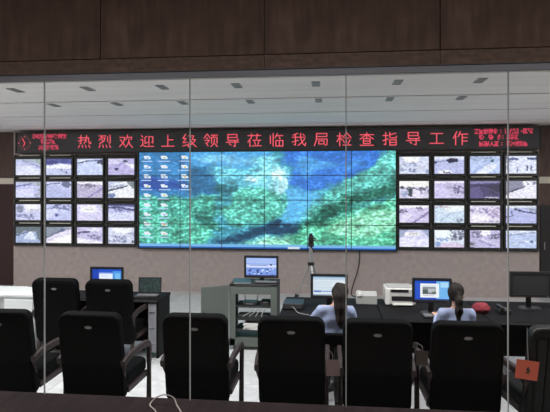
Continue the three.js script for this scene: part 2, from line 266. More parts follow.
// ---------- the video wall ----------
function landscape() {
  const W = 1024, Hh = 388, [c, g] = canvas(W, Hh);
  // hand-placed regions, in pixels of a 257 x 98 picture
  const P = (pts, col) => { g.fillStyle = col; g.beginPath(); pts.forEach(([x, y], i) => i ? g.lineTo(x / 257 * W, y / 98 * Hh) : g.moveTo(x / 257 * W, y / 98 * Hh)); g.closePath(); g.fill(); };
  g.fillStyle = '#3f9aa8'; g.fillRect(0, 0, W, Hh);
  P([[0, 0], [55, 0], [55, 30], [50, 46], [0, 46]], '#2a78ae');
  P([[0, 28], [20, 26], [49, 31], [47, 37], [20, 38], [0, 36]], '#1d4596');
  P([[49, 0], [135, 0], [135, 18], [96, 20], [70, 16], [49, 18]], '#4ba3d8');
  P([[60, 5], [90, 3], [120, 9], [130, 15], [100, 12], [70, 11]], '#7cc6e4');
  P([[49, 17], [72, 15], [80, 30], [82, 42], [60, 44], [48, 38]], '#1f6590');
  P([[70, 16], [131, 17], [140, 36], [104, 38], [84, 32]], '#5bb3c2');
  P([[112, 26], [121, 27], [123, 32], [114, 31]], '#d4f0ee');
  P([[80, 33], [100, 34], [103, 44], [92, 48], [81, 44]], '#266f78');
  P([[0, 45], [50, 46], [84, 44], [80, 66], [40, 70], [0, 66]], '#3f9f86');
  P([[0, 64], [50, 66], [76, 78], [70, 96], [0, 96]], '#46a788');
  P([[100, 38], [131, 34], [152, 46], [156, 66], [128, 72], [96, 76], [84, 62]], '#4fae95');
  P([[118, 4], [140, 4], [150, 18], [153, 36], [140, 42], [121, 34]], '#79cdd6');
  P([[136, 16], [146, 14], [154, 34], [150, 44], [138, 40]], '#b2e4e0');
  P([[52, 60], [64, 58], [78, 68], [84, 78], [72, 80], [62, 70]], '#1f6656');
  P([[144, 0], [246, 0], [243, 2], [234, 14], [208, 29], [173, 41], [153, 32], [157, 18], [148, 8]], '#2c70c6');
  P([[160, 8], [176, 4], [190, 12], [204, 14], [196, 20], [180, 18], [170, 26], [160, 20]], '#4c9fdc');
  P([[206, 14], [222, 8], [226, 12], [212, 18]], '#3f8fd6');
  P([[153, 34], [173, 41], [182, 44], [178, 56], [160, 72], [146, 74], [151, 56]], '#5bb6e2');
  P([[246, 0], [257, 0], [257, 30], [214, 42], [186, 60], [164, 72], [176, 52], [208, 30], [234, 14]], '#58b9a6');
  P([[140, 80], [170, 68], [190, 56], [208, 44], [232, 38], [257, 28], [257, 44], [222, 54], [190, 70], [160, 84]], '#145a48');
  P([[110, 96], [150, 84], [186, 72], [222, 56], [257, 46], [257, 96]], '#52b488');
  P([[186, 78], [222, 62], [257, 56], [257, 78], [220, 86]], '#84d2a2');
  P([[76, 90], [97, 85], [118, 77], [140, 71], [164, 74], [158, 84], [128, 84], [102, 92], [80, 95]], '#0f3a55');
  P([[104, 94], [130, 86], [156, 86], [150, 97], [104, 97]], '#8cd6ac');
  const im = g.getImageData(0, 0, W, Hh), s = im.data.slice(), d = im.data;
  for (let y = 0; y < Hh; y++) for (let x = 0; x < W; x++) {
    const i = (y * W + x) * 4; let R = 0, G = 0, B = 0;
    for (let q = 0; q < 5; q++) {                                    // five warped samples soften the borders of the regions
      const wx = x + 74 * fbm(x / 60, y / 44, 1 + q * .5, 5), wy = y + 46 * fbm(x / 60, y / 44, 9 + q * .5, 5);
      const X = Math.max(0, Math.min(W - 1, wx | 0)), Y = Math.max(0, Math.min(Hh - 1, wy | 0)), j = (Y * W + X) * 4; R += s[j] / 5; G += s[j + 1] / 5; B += s[j + 2] / 5;
    }
    const green = G > B + 6 ? 1 : G > B - 24 ? .75 : .4;
    const ridge = 1 - 3 * Math.abs(fbm((x + y * .6) / 62, y / 34, 4, 5)), n = (ridge - .5) * .55 + fbm(x / 90, y / 60, 21, 3) * .8 + fbm(x / 15, y / 10, 14, 2) * 1.25, k = .95 + n * .62 * green, w = 14 + Math.max(0, n - .18) * 95 * green;
    d[i] = R * k * .95 + w; d[i + 1] = G * k + w; d[i + 2] = B * k * 1.06 + w * .95;
  }
  g.putImageData(im, 0, 0);
  // desktop: icons and task bar
  const col = [[8, 9], [26, 9], [47, 4]];
  for (const [cx, n] of col) for (let r = 0; r < n; r++) { const X = cx / 257 * W, Y = (6 + r * 9.7) / 98 * Hh; g.fillStyle = '#e6f2ff'; g.fillRect(X - 13, Y - 9, 13 + 13 * rnd(), 8); g.fillRect(X - 10, Y - 4, 26, 9); g.fillStyle = '#bcd7ff'; g.fillRect(X - 20 - 6 * rnd(), Y + 12, 40 + 12 * rnd(), 4); g.fillStyle = ['#d9c35a', '#7ea6e0', '#e8e8e8'][(rnd() * 3) | 0]; g.fillRect(X - 2, Y - 2, 9, 5); }
  g.fillStyle = '#78b8ec'; g.fillRect(0, Hh - 17, W, 17); g.fillStyle = '#1e5fb0'; g.fillRect(0, Hh - 6, W, 6); g.fillStyle = '#d6e4f4'; g.fillRect(152 / 257 * W, Hh - 9, 48, 9);
  return c;
}
{ const w = .894, h = .508, t = thing('video_wall', 'large video wall of joined panels showing a green and blue aerial landscape', 'video wall', [-1.338, .925, -10.7]);
  const tex = texOf(landscape()); tex.wrapS = tex.wrapT = THREE.ClampToEdgeWrapping;
  const sm = screenMat(tex, .97, .35);
  for (let i = 0; i < 6; i++) for (let k = 0; k < 4; k++) {
    const p = mesh('panel', box(w - .004, h - .004, .1, (i - 2.5) * w, (k + .5) * h, -.052), M.blackPlastic, t);
    const g = new THREE.PlaneGeometry(w - .014, h - .014).translate((i - 2.5) * w, (k + .5) * h, .0), uv = g.attributes.uv;
    for (let q = 0; q < 4; q++) uv.setXY(q, (i + uv.getX(q)) / 6, (k + uv.getY(q)) / 4);
    mesh('screen', g, sm, p);
  }
  mesh('surround', [box(6 * w + .04, .02, .12, 0, -.012, -.05), box(6 * w + .04, .02, .12, 0, 4 * h + .008, -.05), box(.02, 4 * h + .04, .12, -3 * w - .012, 2 * h, -.05), box(.02, 4 * h + .04, .12, 3 * w + .012, 2 * h, -.05)], M.blackPlastic, t);
  const l = new THREE.RectAreaLight(lin(.35, .8, .85), .03, 6 * w, 4 * h); l.position.set(-1.338, .925 + 2 * h, -10.68); l.rotation.y = Math.PI; l.name = 'video_wall_light'; scene.add(l);
}

// ---------- the two banks of monitors ----------
// each feed: base colour, then shapes in percent: p polygon, e ellipse, l line, n speckle
const FE = {
  L: [
    ['#c4c9ee', 'p#a9b3c8 0,0 100,0 100,30 60,22 25,10 0,8', 'l#8b94b8,6 28,12 100,52', 'p#9fb0ae 70,0 100,0 100,45', 'p#dfe3fb 0,40 60,40 100,70 100,100 0,100'],
    ['#ccd2f4', 'p#5b60a4 0,0 100,0 100,34 50,26 0,40', 'e#3d3f7c 24,22 22,12', 'e#474c8e 70,14 18,12', 'p#f2f4ff 0,44 60,34 100,44 100,60 0,58', 'e#6a72a2 58,66 5,5', 'e#6a72a2 78,82 6,5', 'l#9aa2cc,4 50,80 100,60'],
    ['#cbd6fb', 'l#626a90,6 0,26 40,16 80,12', 'p#dee6ff 0,0 80,0 40,14 0,20', 'e#4b4f70 90,24 12,18', 'e#eef0ff 88,38 6,6', 'l#3a4468,5 4,26 22,22'],
    ['#bdb6e4', 'p#d5d2f2 0,0 60,0 40,30 0,40', 'e#3a3c66 33,64 9,7', 'e#3d4f60 64,19 10,6', 'p#eef0ff 60,30 100,36 100,70 80,50', 'l#9f98cf,5 0,60 60,30'],
    ['#c3c6f0', 'p#b5bad0 0,0 100,0 100,20 0,10', 'l#4c5590,6 0,30 60,16', 'n#8a9a92 80,4 100,100', 'p#d7dafb 0,50 70,36 70,100 0,100'],
    ['#cdd0f6', 'l#5b658a,6 0,20 50,12', 'e#6f7694 76,18 18,22', 'l#5f6685,4 76,30 78,60', 'p#bcc3ec 0,30 60,20 100,70 100,100 0,100'],
    ['#c0b9d8', 'p#f2f0fa 0,0 100,0 100,20 0,16', 'n#60566e 0,14 70,34', 'l#8d84b8,8 40,100 100,40', 'l#a59ab4,5 0,60 50,40'],
    ['#f0f4fc', 'p#7d8a90 70,0 100,0 100,50 80,30', 'l#4e5a74,10 0,56 70,28', 'p#a8b2c8 0,30 60,16 60,24 0,44', 'e#7486b4 12,86 14,14', 'p#c8d0e8 0,0 60,0 0,30'],
    ['#ced2f2', 'p#f0f2ff 30,0 100,0 100,40 40,50', 'n#6a719e 4,64 70,92', 'e#8a92ac 16,30 14,24', 'n#a9a8c0 50,30 90,44'],
    ['#c6cdf4', 'n#4a5072 30,6 92,30', 'l#7a82ae,5 0,30 50,20 100,44', 'e#4b5494 40,68 5,9', 'p#dde2ff 0,30 50,30 20,80 0,90'],
    ['#d9d6f8', 'p#f4f0ff 10,10 70,6 80,50 20,50', 'e#fff 38,34 26,14', 'l#8f9a9a,4 30,34 60,32', 'p#a8bcae 88,0 100,0 100,60'],
    ['#c5c9f0', 'p#56588a 0,0 100,0 100,16 0,10', 'l#3d3e6c,9 0,22 40,18 100,36', 'n#585c8c 10,24 90,44', 'p#d8dcfa 0,56 100,50 100,100 0,100'],
    ['#aab8dc', 'p#67747c 0,0 100,0 100,30 40,26 0,50', 'l#3c4668,6 0,56 50,30', 'p#dfe8ff 50,30 66,34 80,80 30,76', 'p#6c7a86 78,20 100,20 100,100 84,70'],
    ['#e6e0f6', 'p#8b96a8 0,0 60,0 100,10 60,30 0,70', 'l#585f80,5 0,66 70,14', 'e#5a668c 62,20 8,10', 'p#fff 40,70 100,40 100,100 10,100'],
    ['#c9c4e8', 'l#4c4c78,10 0,38 46,30', 'n#5a5a86 44,46 90,72', 'p#f0eeff 0,66 60,80 100,90 100,100 0,100', 'e#e8e8ff 66,16 26,10'],
    ['#d4d8ee', 'p#fafcff 10,4 90,8 80,34 30,36', 'n#71779c 4,52 70,90', 'e#5c6472 92,86 6,8', 'p#aeb4d0 70,34 100,20 100,60'],
  ],
  R: [
    ['#d6dcf4', 'p#fbfcff 10,0 70,0 60,34 20,36', 'n#8f9bb8 0,34 60,54', 'n#6f7ba0 4,70 60,90', 'e#8f99c0 94,84 5,12'],
    ['#bcc2ea', 'p#e2e6fa 0,0 100,0 100,18 0,18', 'e#2b2a48 60,24 20,13', 'l#7b82a8,5 0,36 40,24', 'p#f6f8ff 14,82 50,78 64,92 20,100', 'l#282a3c,4 30,88 56,96', 'e#3d4468 3,34 7,8'],
    ['#bdcdf6', 'n#8fa0bc 0,6 80,30', 'p#e2ebff 20,100 60,44 74,36 90,60 60,100', 'l#8ea8dc,4 10,90 66,40', 'e#406478 74,28 6,8'],
    ['#dfe5fb', 'p#566090 0,8 40,14 40,26 0,22', 'p#4d5a86 68,10 100,10 100,24 72,22', 'n#8f98b4 0,26 16,80', 'l#3c4470,8 70,54 69,80', 'l#3c4470,8 82,54 83,78', 'l#6a7498,7 38,64 38,92'],
    ['#dcd6ee', 'p#fdfdfa 0,0 100,0 100,34 0,38', 'n#3c4250 0,34 100,50', 'p#3a4550 30,44 44,44 42,88 32,88', 'n#7f94c0 4,60 28,96', 'p#ece4ff 48,50 60,50 90,100 48,100', 'n#6f6f94 70,52 100,76'],
    ['#cac3e6', 'p#e8e4fa 0,0 100,0 100,12 0,16', 'n#4e4c70 66,24 100,70', 'l#9c94bc,5 30,16 70,50 100,66', 'p#d2cdf4 0,20 24,20 60,100 0,100'],
    ['#4e4870', 'p#8b88b4 0,4 100,0 100,14 0,18', 'p#39344e 50,24 100,20 100,80 70,70', 'l#7d7aa4,3 56,40 100,76', 'p#645d8c 0,40 30,30 50,100 0,100', 'l#e8e6ff,6 52,94 94,94', 'n#2f2a40 10,18 50,30'],
    ['#ecebfa', 'p#8d8ea6 0,0 70,0 60,40 0,70', 'l#4d4e68,6 4,70 50,40', 'e#fff 62,14 8,12', 'n#7b7c98 64,4 100,20', 'p#6a6b86 0,60 14,56 8,76 0,80'],
    ['#d4cbee', 'p#fbfaff 0,0 100,0 100,14 0,20', 'n#35344c 0,24 30,44', 'n#3c3b58 56,14 76,32', 'l#8e83b4,10 50,96 90,50 100,40', 'p#e6e0fa 10,60 50,44 20,100 0,100'],
    ['#cfe0f4', 'p#eef6fc 30,0 100,0 100,30 40,40', 'l#a8b8d8,5 20,90 60,40', 'n#4f5a66 72,74 96,92', 'n#b39aa0 0,0 44,16'],
    ['#e4def2', 'n#8d80b0 2,20 60,44', 'n#9d8ab8 60,10 100,70', 'l#5d588c,4 52,24 56,44', 'p#f8f4ff 6,54 70,60 60,84 10,90', 'n#8a8cb0 50,86 100,96'],
    ['#b9bfec', 'p#dfe8f0 0,0 100,0 100,12 0,18', 'l#3d4560,8 30,22 60,34 100,44', 'l#48507c,7 20,30 22,52', 'l#565f88,5 0,64 24,60', 'p#97a2ae 60,14 100,20 100,36'],
    ['#d6d6f6', 'p#9fa8c8 0,0 30,0 10,40 0,50', 'p#9aa6c4 76,0 100,0 100,50', 'p#fffdf4 20,18 70,22 70,34 16,36', 'l#7c8270,4 30,28 60,27', 'p#e6e6ff 0,54 100,54 100,100 0,100'],
    ['#d8e2f0', 'p#eefaff 0,0 50,0 56,44 10,50', 'n#4c4a66 54,4 100,60', 'n#5d7cac 8,46 46,64', 'p#d8cbe4 20,80 60,66 100,90 100,100 0,100', 'e#8ca4d4 12,80 10,12'],
    ['#c4bfe4', 'p#f2f0fc 30,0 70,0 70,30 44,40', 'n#55526e 0,8 40,40', 'n#3f3e58 56,24 100,50', 'n#3a4440 0,70 22,100', 'l#8e88bc,6 30,60 80,90', 'l#e4e0fa,6 40,50 100,90'],
    ['#bccbee', 'p#d9e2fa 0,0 100,0 100,20 0,24', 'l#8493b8,5 6,30 60,16 96,14', 'l#eef2ff,5 20,80 60,60 100,70', 'l#7f90bc,4 40,70 62,66', 'e#64729c 84,64 5,8', 'l#e2eafc,4 0,50 40,44'],
  ],
};
function feed(spec) {
  const W = 160, Hh = 96, [c, g] = canvas(W, Hh), X = (v) => v / 100 * W, Y = (v) => v / 100 * Hh;
  g.fillStyle = spec[0]; g.fillRect(0, 0, W, Hh); g.lineCap = 'round';
  for (const q of spec.slice(1)) {
    const [, kind, col, , thick, rest] = /^(\w)(#\w+)(,([\d.]+))? (.*)$/.exec(q), lw = +thick || 4;
    const pts = rest.split(' ').map(p => p.split(',').map(Number)); g.fillStyle = g.strokeStyle = col;
    if (kind === 'p') { g.beginPath(); pts.forEach(([a, b], i) => i ? g.lineTo(X(a), Y(b)) : g.moveTo(X(a), Y(b))); g.closePath(); g.fill(); }
    if (kind === 'l') { g.lineWidth = lw; g.beginPath(); pts.forEach(([a, b], i) => i ? g.lineTo(X(a), Y(b)) : g.moveTo(X(a), Y(b))); g.stroke(); }
    if (kind === 'e') { g.beginPath(); g.ellipse(X(pts[0][0]), Y(pts[0][1]), X(pts[1][0]), Y(pts[1][1]), 0, 0, 7); g.fill(); }
    if (kind === 'n') { const [[a, b], [a2, b2]] = pts; g.globalAlpha = .62; const n = Math.max(7, (a2 - a) * (b2 - b) / 55); for (let i = 0; i < n; i++) { g.beginPath(); g.ellipse(X(rr(a, a2)), Y(rr(b, b2)), X(rr(1.5, 6)), Y(rr(2, 6)), 0, 0, 7); g.fill(); } g.globalAlpha = 1; }
  }
  const im = g.getImageData(0, 0, W, Hh), d = im.data, s = d.slice(), zz = rnd() * 50;
  for (let y = 0; y < Hh; y++) for (let x = 0; x < W; x++) {           // soft, ragged borders like a compressed street camera
    const a = [0, 0, 0]; for (let q = 0; q < 5; q++) { const X = Math.max(0, Math.min(W - 1, x + (q % 3 - 1) * 2 + 14 * fbm(x / 14, y / 10, zz, 3) | 0)), Y = Math.max(0, Math.min(Hh - 1, y + (q % 2) * 2 + 11 * fbm(x / 14, y / 10, zz + 9, 3) | 0)), j = (Y * W + X) * 4; for (let e = 0; e < 3; e++) a[e] += s[j + e] / 5; }
    const i = (y * W + x) * 4, k = 1 + .3 * fbm(x / 16, y / 9, zz + 20, 4); for (let e = 0; e < 3; e++) d[i + e] = a[e] * k;
  }
  for (let i = 0; i < d.length; i += 4) { const n = (rnd() - .5) * 16; d[i] += n; d[i + 1] += n; d[i + 2] += n; }
  g.putImageData(im, 0, 0); return c;
}
const BK = { L: { x0: -6.86, pitch: .7 }, R: { x0: 1.355, pitch: .688 } }, RP = .49, RT = 2.9, CW = .645, CH = .425, VW = .585, VH = .352;
const bezelGeo = (() => { const s = rrect(CW, CH, .012); const h = rrect(VW, VH, .004); s.holes.push(h); return new THREE.ExtrudeGeometry(s, { depth: .03, bevelEnabled: true, bevelSize: .004, bevelThickness: .004, bevelSegments: 1 }).translate(0, 0, -.03); })();
const backGeo = rbox(CW - .02, CH - .02, .05, .01, 0, 0, -.055, 1), viewGeo = new THREE.PlaneGeometry(VW + .004, VH + .004).translate(0, 0, -.022), ledGeo = box(.012, .005, .004, .27, -CH / 2 + .014, .005), logoGeo = box(.045, .008, .003, 0, -CH / 2 + .016, .005);
const rowName = ['top', 'second', 'third', 'bottom'], colName = { L: ['first', 'second', 'third', 'fourth'], R: ['first', 'second', 'third', 'fourth'] };
for (const side of ['L', 'R']) {
  const { x0, pitch } = BK[side], say = side === 'L' ? 'left' : 'right', cx = x0 + 2 * pitch;
  const t = thing('monitor_frame', `dark steel frame carrying the ${say} bank of sixteen monitors`, 'frame', [cx, RT - 4 * RP, -10.8]);
  mesh('back_plate', box(4 * pitch, 4 * RP + .03, .02, 0, 2 * RP, .01), M.railDark, t);
  for (let i = 0; i < 5; i++) mesh('upright', box(.03, 4 * RP + .03, .05, (i - 2) * pitch * .995, 2 * RP, .045), M.railDark, t);
  for (let k = 1; k < 5; k++) for (let i = 0; i < 4; i++) { const pale = (side === 'L' ? i < 2 : i > 1); mesh('rail', box(.47, .02, .022, (i - 1.5) * pitch + (side === 'L' ? .03 : -.03), k * RP + .001, .1), pale ? M.railPale : M.railDark, t); }
  for (let r = 0; r < 4; r++) for (let i = 0; i < 4; i++) {
    const o = thing('wall_monitor', `black wall monitor in the ${rowName[r]} row of the ${say} bank, ${colName[side][i]} from the left`, 'monitor', [x0 + (i + .5) * pitch, RT - (r + .5) * RP - .008, -10.68], 0, `monitors of the ${say} bank`);
    mesh('back_case', backGeo, M.blackPlastic, o); mesh('bezel', bezelGeo, M.blackPlastic, o);
    mesh('screen', viewGeo, screenMat(texOf(feed(FE[side][r * 4 + i])), 1.0, .4), o).userData.label = 'grey-blue camera picture of a street';
    mesh('power_light', ledGeo, M.silver, o); mesh('badge', logoGeo, M.greyPlastic, o);
    mesh('mount', box(.2, .2, .03, 0, 0, -.085), M.railDark, o);
  }
  const l = new THREE.RectAreaLight(lin(.8, .82, 1), .08, 4 * pitch, 4 * RP); l.position.set(cx, RT - 2 * RP, -10.66); l.rotation.y = Math.PI; l.name = `monitor_bank_light`; scene.add(l);
}
single('wall_cable', tube([[.62, .92, -10.76], [.615, .7, -10.75], [.57, .45, -10.755], [.5, .25, -10.74], [.45, .06, -10.72], [.47, .015, -10.6], [.6, .012, -10.5]], .011, 40), M.blackPlastic, 'black cable hanging from the video wall down the beige wall', 'cable');

// ---------- conference armchairs ----------
const chairGeo = (() => {
  const back = new THREE.ExtrudeGeometry(rrect(.515, .752, .055, 0), { depth: .05, bevelEnabled: true, bevelSize: .03, bevelThickness: .03, bevelSegments: 4, curveSegments: 8 });
  { const p = back.attributes.position; for (let i = 0; i < p.count; i++) { const x = p.getX(i), y = p.getY(i); p.setZ(i, p.getZ(i) - .05 * (1 - (x / .29) ** 2) * .5 + .02 * Math.sin(y * 4.2)); } back.computeVertexNormals(); }
  back.rotateX(.16).translate(0, .295, .18);
  const pad = new THREE.ExtrudeGeometry(rrect(.42, .5, .05, 0), { depth: .02, bevelEnabled: true, bevelSize: .03, bevelThickness: .025, bevelSegments: 3, curveSegments: 6 }).rotateX(.16).translate(0, .5, .150);
  const seat = new THREE.ExtrudeGeometry(rrect(.5, .5, .06), { depth: .06, bevelEnabled: true, bevelSize: .03, bevelThickness: .03, bevelSegments: 4, curveSegments: 8 }).rotateX(-Math.PI / 2).translate(0, .40, -.06);
  const under = box(.5, .05, .5, 0, .36, -.06);
  const plate = cyl(.034, .034, .008, 0, 0, 0, 20).scale(1, 1, .42).rotateX(Math.PI / 2 + .16).translate(0, .945, .355);
  const armOf = (s) => { const pts = [[s * .3, .62, .31], [s * .305, .655, .2], [s * .31, .665, .0], [s * .312, .66, -.18], [s * .31, .635, -.26], [s * .308, .58, -.285], [s * .305, .45, -.29]];
    const sh = rrect(.04, .062, .014), path = new THREE.CatmullRomCurve3(pts.map(p => new THREE.Vector3(...p)));
    return new THREE.ExtrudeGeometry(sh, { steps: 26, extrudePath: path, curveSegments: 3 }); };
  const foreleg = (s) => merge([bar([s * .305, .47, -.29], [s * .3, .0, -.3], .022, .026, 10)]);
  const hind = (s) => merge([bar([s * .25, .4, .17], [s * .27, 0, .33], .026, .02, 10), bar([s * .25, .38, .18], [s * .3, .63, .3], .02, .018, 10)]);
  const rail = (s) => box(.03, .05, .46, s * .28, .345, -.06);
  return { back, pad, seat, under, plate, arm: [armOf(-1), armOf(1)], fore: [foreleg(-1), foreleg(1)], hind: [hind(-1), hind(1)], rail: [rail(-1), rail(1)] };
})();
function makeChair(label, leather, group, pos, turn = 0) {
  const t = thing('conference_chair', label, 'chair', pos, turn, group), G = chairGeo;
  mesh('seat', G.seat, leather, t); mesh('seat_frame', G.under, M.darkWood, t);
  const b = mesh('backrest', G.back, leather, t); if (leather === M.softLeather) for (const x of [-.2, -.12, -.04, .04, .12, .2]) mesh('upholstery_roll', rbox(.078, .7, .04, .019, x, .36, .075, 3).rotateX(.16).translate(0, .30, .175 + .0), leather, b); mesh('name_plate', G.plate, M.plate, b); mesh('back_cushion', G.pad, leather, b);
  for (const i of [0, 1]) { mesh('armrest', G.arm[i], M.darkWood, t); mesh('leg', G.fore[i], M.darkWood, t); mesh('leg', G.hind[i], M.darkWood, t); mesh('stretcher', G.rail[i], M.darkWood, t); }
  return t;
}
const FRONT = 'front row of black conference chairs';
[[-2.96, 'black leather chair cut off by the picture edge, nearest the white cabinet'], [-2.09, 'black leather chair in the front row, in front of the chair facing the blue-lit monitor'], [-1.16, 'black leather chair in the front row, left of the grey equipment rack'], [-.325, 'black leather chair in the front row, just left of the hanging pinkish tag'], [.405, 'black leather chair in the front row, between the pinkish and the brown hanging tags'], [1.125, 'black leather chair in the front row, directly behind the person with a ponytail']]
  .forEach(([x, label], i) => makeChair(label, M.leather, FRONT, [x, 0, -4.74 + [0, .02, -.02, 0, .01, .02][i]], [.02, -.03, 0, .015, -.01, 0][i]));
makeChair('black leather chair with glossy folds and an orange tag, at the picture edge', M.softLeather, FRONT, [1.83, 0, -4.66], .10);
makeChair('black chair farther back, tucked at the desk beside the white cabinet', M.leather, 'second row of black conference chairs', [-3.335, 0, -6.38], 0);
makeChair('black chair farther back, in front of the blue-lit monitor', M.leather, 'second row of black conference chairs', [-2.645, 0, -6.36], 0);

// tags hanging from the chairs
function hangTag(label, x, y, z, w, h, mat, strTop, tilt, mark) {
  const t = thing('hanging_tag', label, 'tag', [x, y, z], 0);
  const c = mesh('card', rbox(w, h, .004, .0015, 0, -h / 2, 0, 1), mat, t); c.rotation.z = tilt;
  mesh('string', tube([[0, 0, 0], [-.004, (strTop[1] - y) * .5, (strTop[2] - z) * .4], [strTop[0] - x, strTop[1] - y, strTop[2] - z]], .003, 12, 6), M.stringGrey, t);
  if (mark) { // printed black emblem
    const s = new THREE.Shape(); s.moveTo(-.018, -.03); s.lineTo(-.004, .0); s.lineTo(-.016, .012); s.lineTo(.004, .034); s.lineTo(.012, .01); s.lineTo(.024, .004); s.lineTo(.008, -.008); s.lineTo(.02, -.034); s.lineTo(.002, -.018);
    const e = mesh('emblem', new THREE.ExtrudeGeometry(s, { depth: .0008, bevelEnabled: false }).translate(.006, -h / 2 - .005, .002), M.blackPlastic, t); e.rotation.z = tilt;
  }
}
hangTag('pinkish grey tag hanging between two front row chairs', .03, .725, -4.39, .115, .135, M.tagPink, [-.03, .83, -4.38], .03);
hangTag('small brown tag hanging between two front row chairs', .765, .825, -4.39, .095, .12, M.tagBrown, [.70, .90, -4.37], -.05);
hangTag('orange tag with a black emblem hanging from the glossy chair', 1.55, .815, -4.255, .17, .15, M.tagOrange, [1.545, 1.07, -4.262], -.12, true);
{ const t = thing('power_socket', 'small white socket block low on the desk panel between two chairs', 'socket', [1.065, .2, -6.692]); mesh('socket_body', rbox(.085, .06, .03, .006, 0, 0, 0), M.paper, t); mesh('socket_slots', [box(.006, .02, .004, -.012, 0, .016), box(.006, .02, .004, .012, 0, .016)], M.blackPlastic, t); }

// ---------- desks ----------
function desk(name, label, x0, x1, z0, z1, group, extra) {          // z0 nearer the visitors
  const w = x1 - x0, d = z0 - z1, t = thing(name, label, 'desk', [(x0 + x1) / 2, 0, (z0 + z1) / 2], 0, group);
  mesh('desk_top', rbox(w - .004, .035, d, .006, 0, .7325, 0, 2), M.deskBlack, t);
  for (const s of [-1, 1]) mesh('side_panel', box(.03, .714, d - .06, s * (w / 2 - .02), .357, 0), M.deskBlack, t);
  mesh('modesty_panel', box(w - .07, .62, .02, 0, .40, -d / 2 + .08), M.deskBlack, t);
  mesh('edge_strip', box(w - .02, .02, .006, 0, .7325, d / 2 + .002), M.rackBlack, t);
  if (extra) extra(t, w, d);
  return t;
}
desk('operator_desk', 'black desk with the tripod camera behind it, end of the operators row', -.56, .575, -5.74, -6.8, 'operators desks', (t, w, d) => mesh('end_strip', box(.014, .6, .012, w / 2 - .012, .42, d / 2 - .01), M.silver, t));
desk('operator_desk', 'black desk under the white printer, middle of the operators row', .58, 1.72, -5.74, -6.8, 'operators desks');
desk('operator_desk', 'black desk under the dark switched-off monitor', 1.725, 3.0, -5.74, -6.8, 'operators desks');
desk('side_desk', 'black desk carrying the blue-lit monitor and the laptop', -3.73, -2.16, -6.42, -6.95, null, (t, w, d) => {
  const p = mesh('drawer_unit', box(.1, .62, .5, w / 2 - .085, .39, 0), M.deskGrey, t); for (const y of [.2, .4, .6]) mesh('handle', box(.07, .012, .012, w / 2 - .085, y, d / 2 - .01), M.silver, p);
  for (const z of [.05, .2]) mesh('foot_rail', box(.12, .03, .06, w / 2 - .36, .02, -.3 + z), M.blueBar, t);
});
{ const t = thing('white_cabinet', 'low white cabinet against the edge of the picture beside second row chair', 'cabinet', [-4.0, 0, -6.62]);
  mesh('body', box(.42, .76, .5, 0, .385, 0), M.deskWhite, t); mesh('cabinet_top', rbox(.48, .03, .54, .006, 0, .78, 0, 2), M.deskWhite, t);
  const d = mesh('door', rbox(.38, .66, .018, .004, 0, .4, .262, 1), M.officeGrey, t); d.material = M.deskWhite; mesh('handle', box(.012, .1, .015, .15, .5, .277), M.silver, d); mesh('plinth', box(.4, .06, .46, 0, .03, 0), M.officeGrey, t); }
{ const t = thing('white_table', 'white table end cut off by the picture edge beyond the cabinet', 'table', [-4.75, 0, -6.7]);
  mesh('table_top', rbox(.95, .04, .7, .008, 0, .75, 0, 2), M.deskWhite, t); for (const [a, b] of [[-1, -1], [1, -1], [-1, 1], [1, 1]]) mesh('leg', box(.05, .73, .05, a * .43, .365, b * .3), M.deskWhite, t); }

// ---------- equipment rack ----------
{ const w = .645, h = .83, d = .46, t = thing('equipment_rack', 'grey-green metal equipment rack with open door and shelves of devices', 'rack', [-1.016, 0, -6.9 - d / 2]);
  const P = M.rackGreen;
  for (const [sx, sz] of [[-1, 1], [1, 1], [-1, -1], [1, -1]]) mesh('post', rbox(sz > 0 ? .085 : .045, h, .045, .006, sx * (w / 2 - (sz > 0 ? .0425 : .0225)), .055 + h / 2, sz * (d / 2 - .0225), 1), P, t);
  mesh('bottom_frame', box(w, .1, d, 0, .1, 0), P, t); mesh('top_panel', rbox(w, .035, d, .006, 0, .87, 0, 1), M.darkSteel, t); mesh('top_frame', box(w - .08, .1, .04, 0, .80, d / 2 - .022), P, t);
  mesh('side_panel', box(.01, h - .06, d - .09, w / 2 - .005, .49, 0), M.darkSteel, t); mesh('side_panel', box(.01, h - .06, d - .09, -w / 2 + .005, .49, 0), P, t);
  for (const y of [.25, .40, .57]) mesh('shelf', box(w - .14, .022, d - .1, 0, y, 0), M.darkSteel, t);
  const dr = mesh('door', rbox(.385, .78, .02, .006, -.1925, .485, 0, 1), P, t); dr.position.set(-w / 2 - .005, 0, d / 2 + .01); dr.rotation.y = .55; mesh('handle', rbox(.02, .1, .02, .004, -.35, .5, .018, 1), M.darkSteel, dr);
  for (const [a, b] of [[-1, -1], [1, -1], [-1, 1], [1, 1]]) mesh('caster', cyl(.026, .026, .025, 0, 0, 0, 14).rotateZ(Math.PI / 2).translate(a * .26, .027, b * .17), M.blackPlastic, t);
}
const onRack = (n, l, c, g, parts) => { const t = thing(n, l, c, g); parts(t); };
onRack('router', 'small black router on the upper rack shelf', 'router', [-1.07, .581, -7.05], (t) => { mesh('case', rbox(.2, .05, .16, .008, 0, .026, 0), M.blackPlastic, t); mesh('light_row', box(.1, .006, .004, 0, .026, .081), M.silver, t); for (const s of [-.08, .08]) mesh('antenna', bar([s, .05, -.06], [s * 1.2, .16, -.07], .005, .004, 8), M.blackPlastic, t); });
onRack('modem', 'small dark modem beside the router on upper rack shelf', 'modem', [-.86, .581, -7.05], (t) => { mesh('case', rbox(.12, .07, .14, .008, 0, .036, 0), M.darkSteel, t); mesh('light_row', box(.06, .005, .004, 0, .05, .071), M.silver, t); });
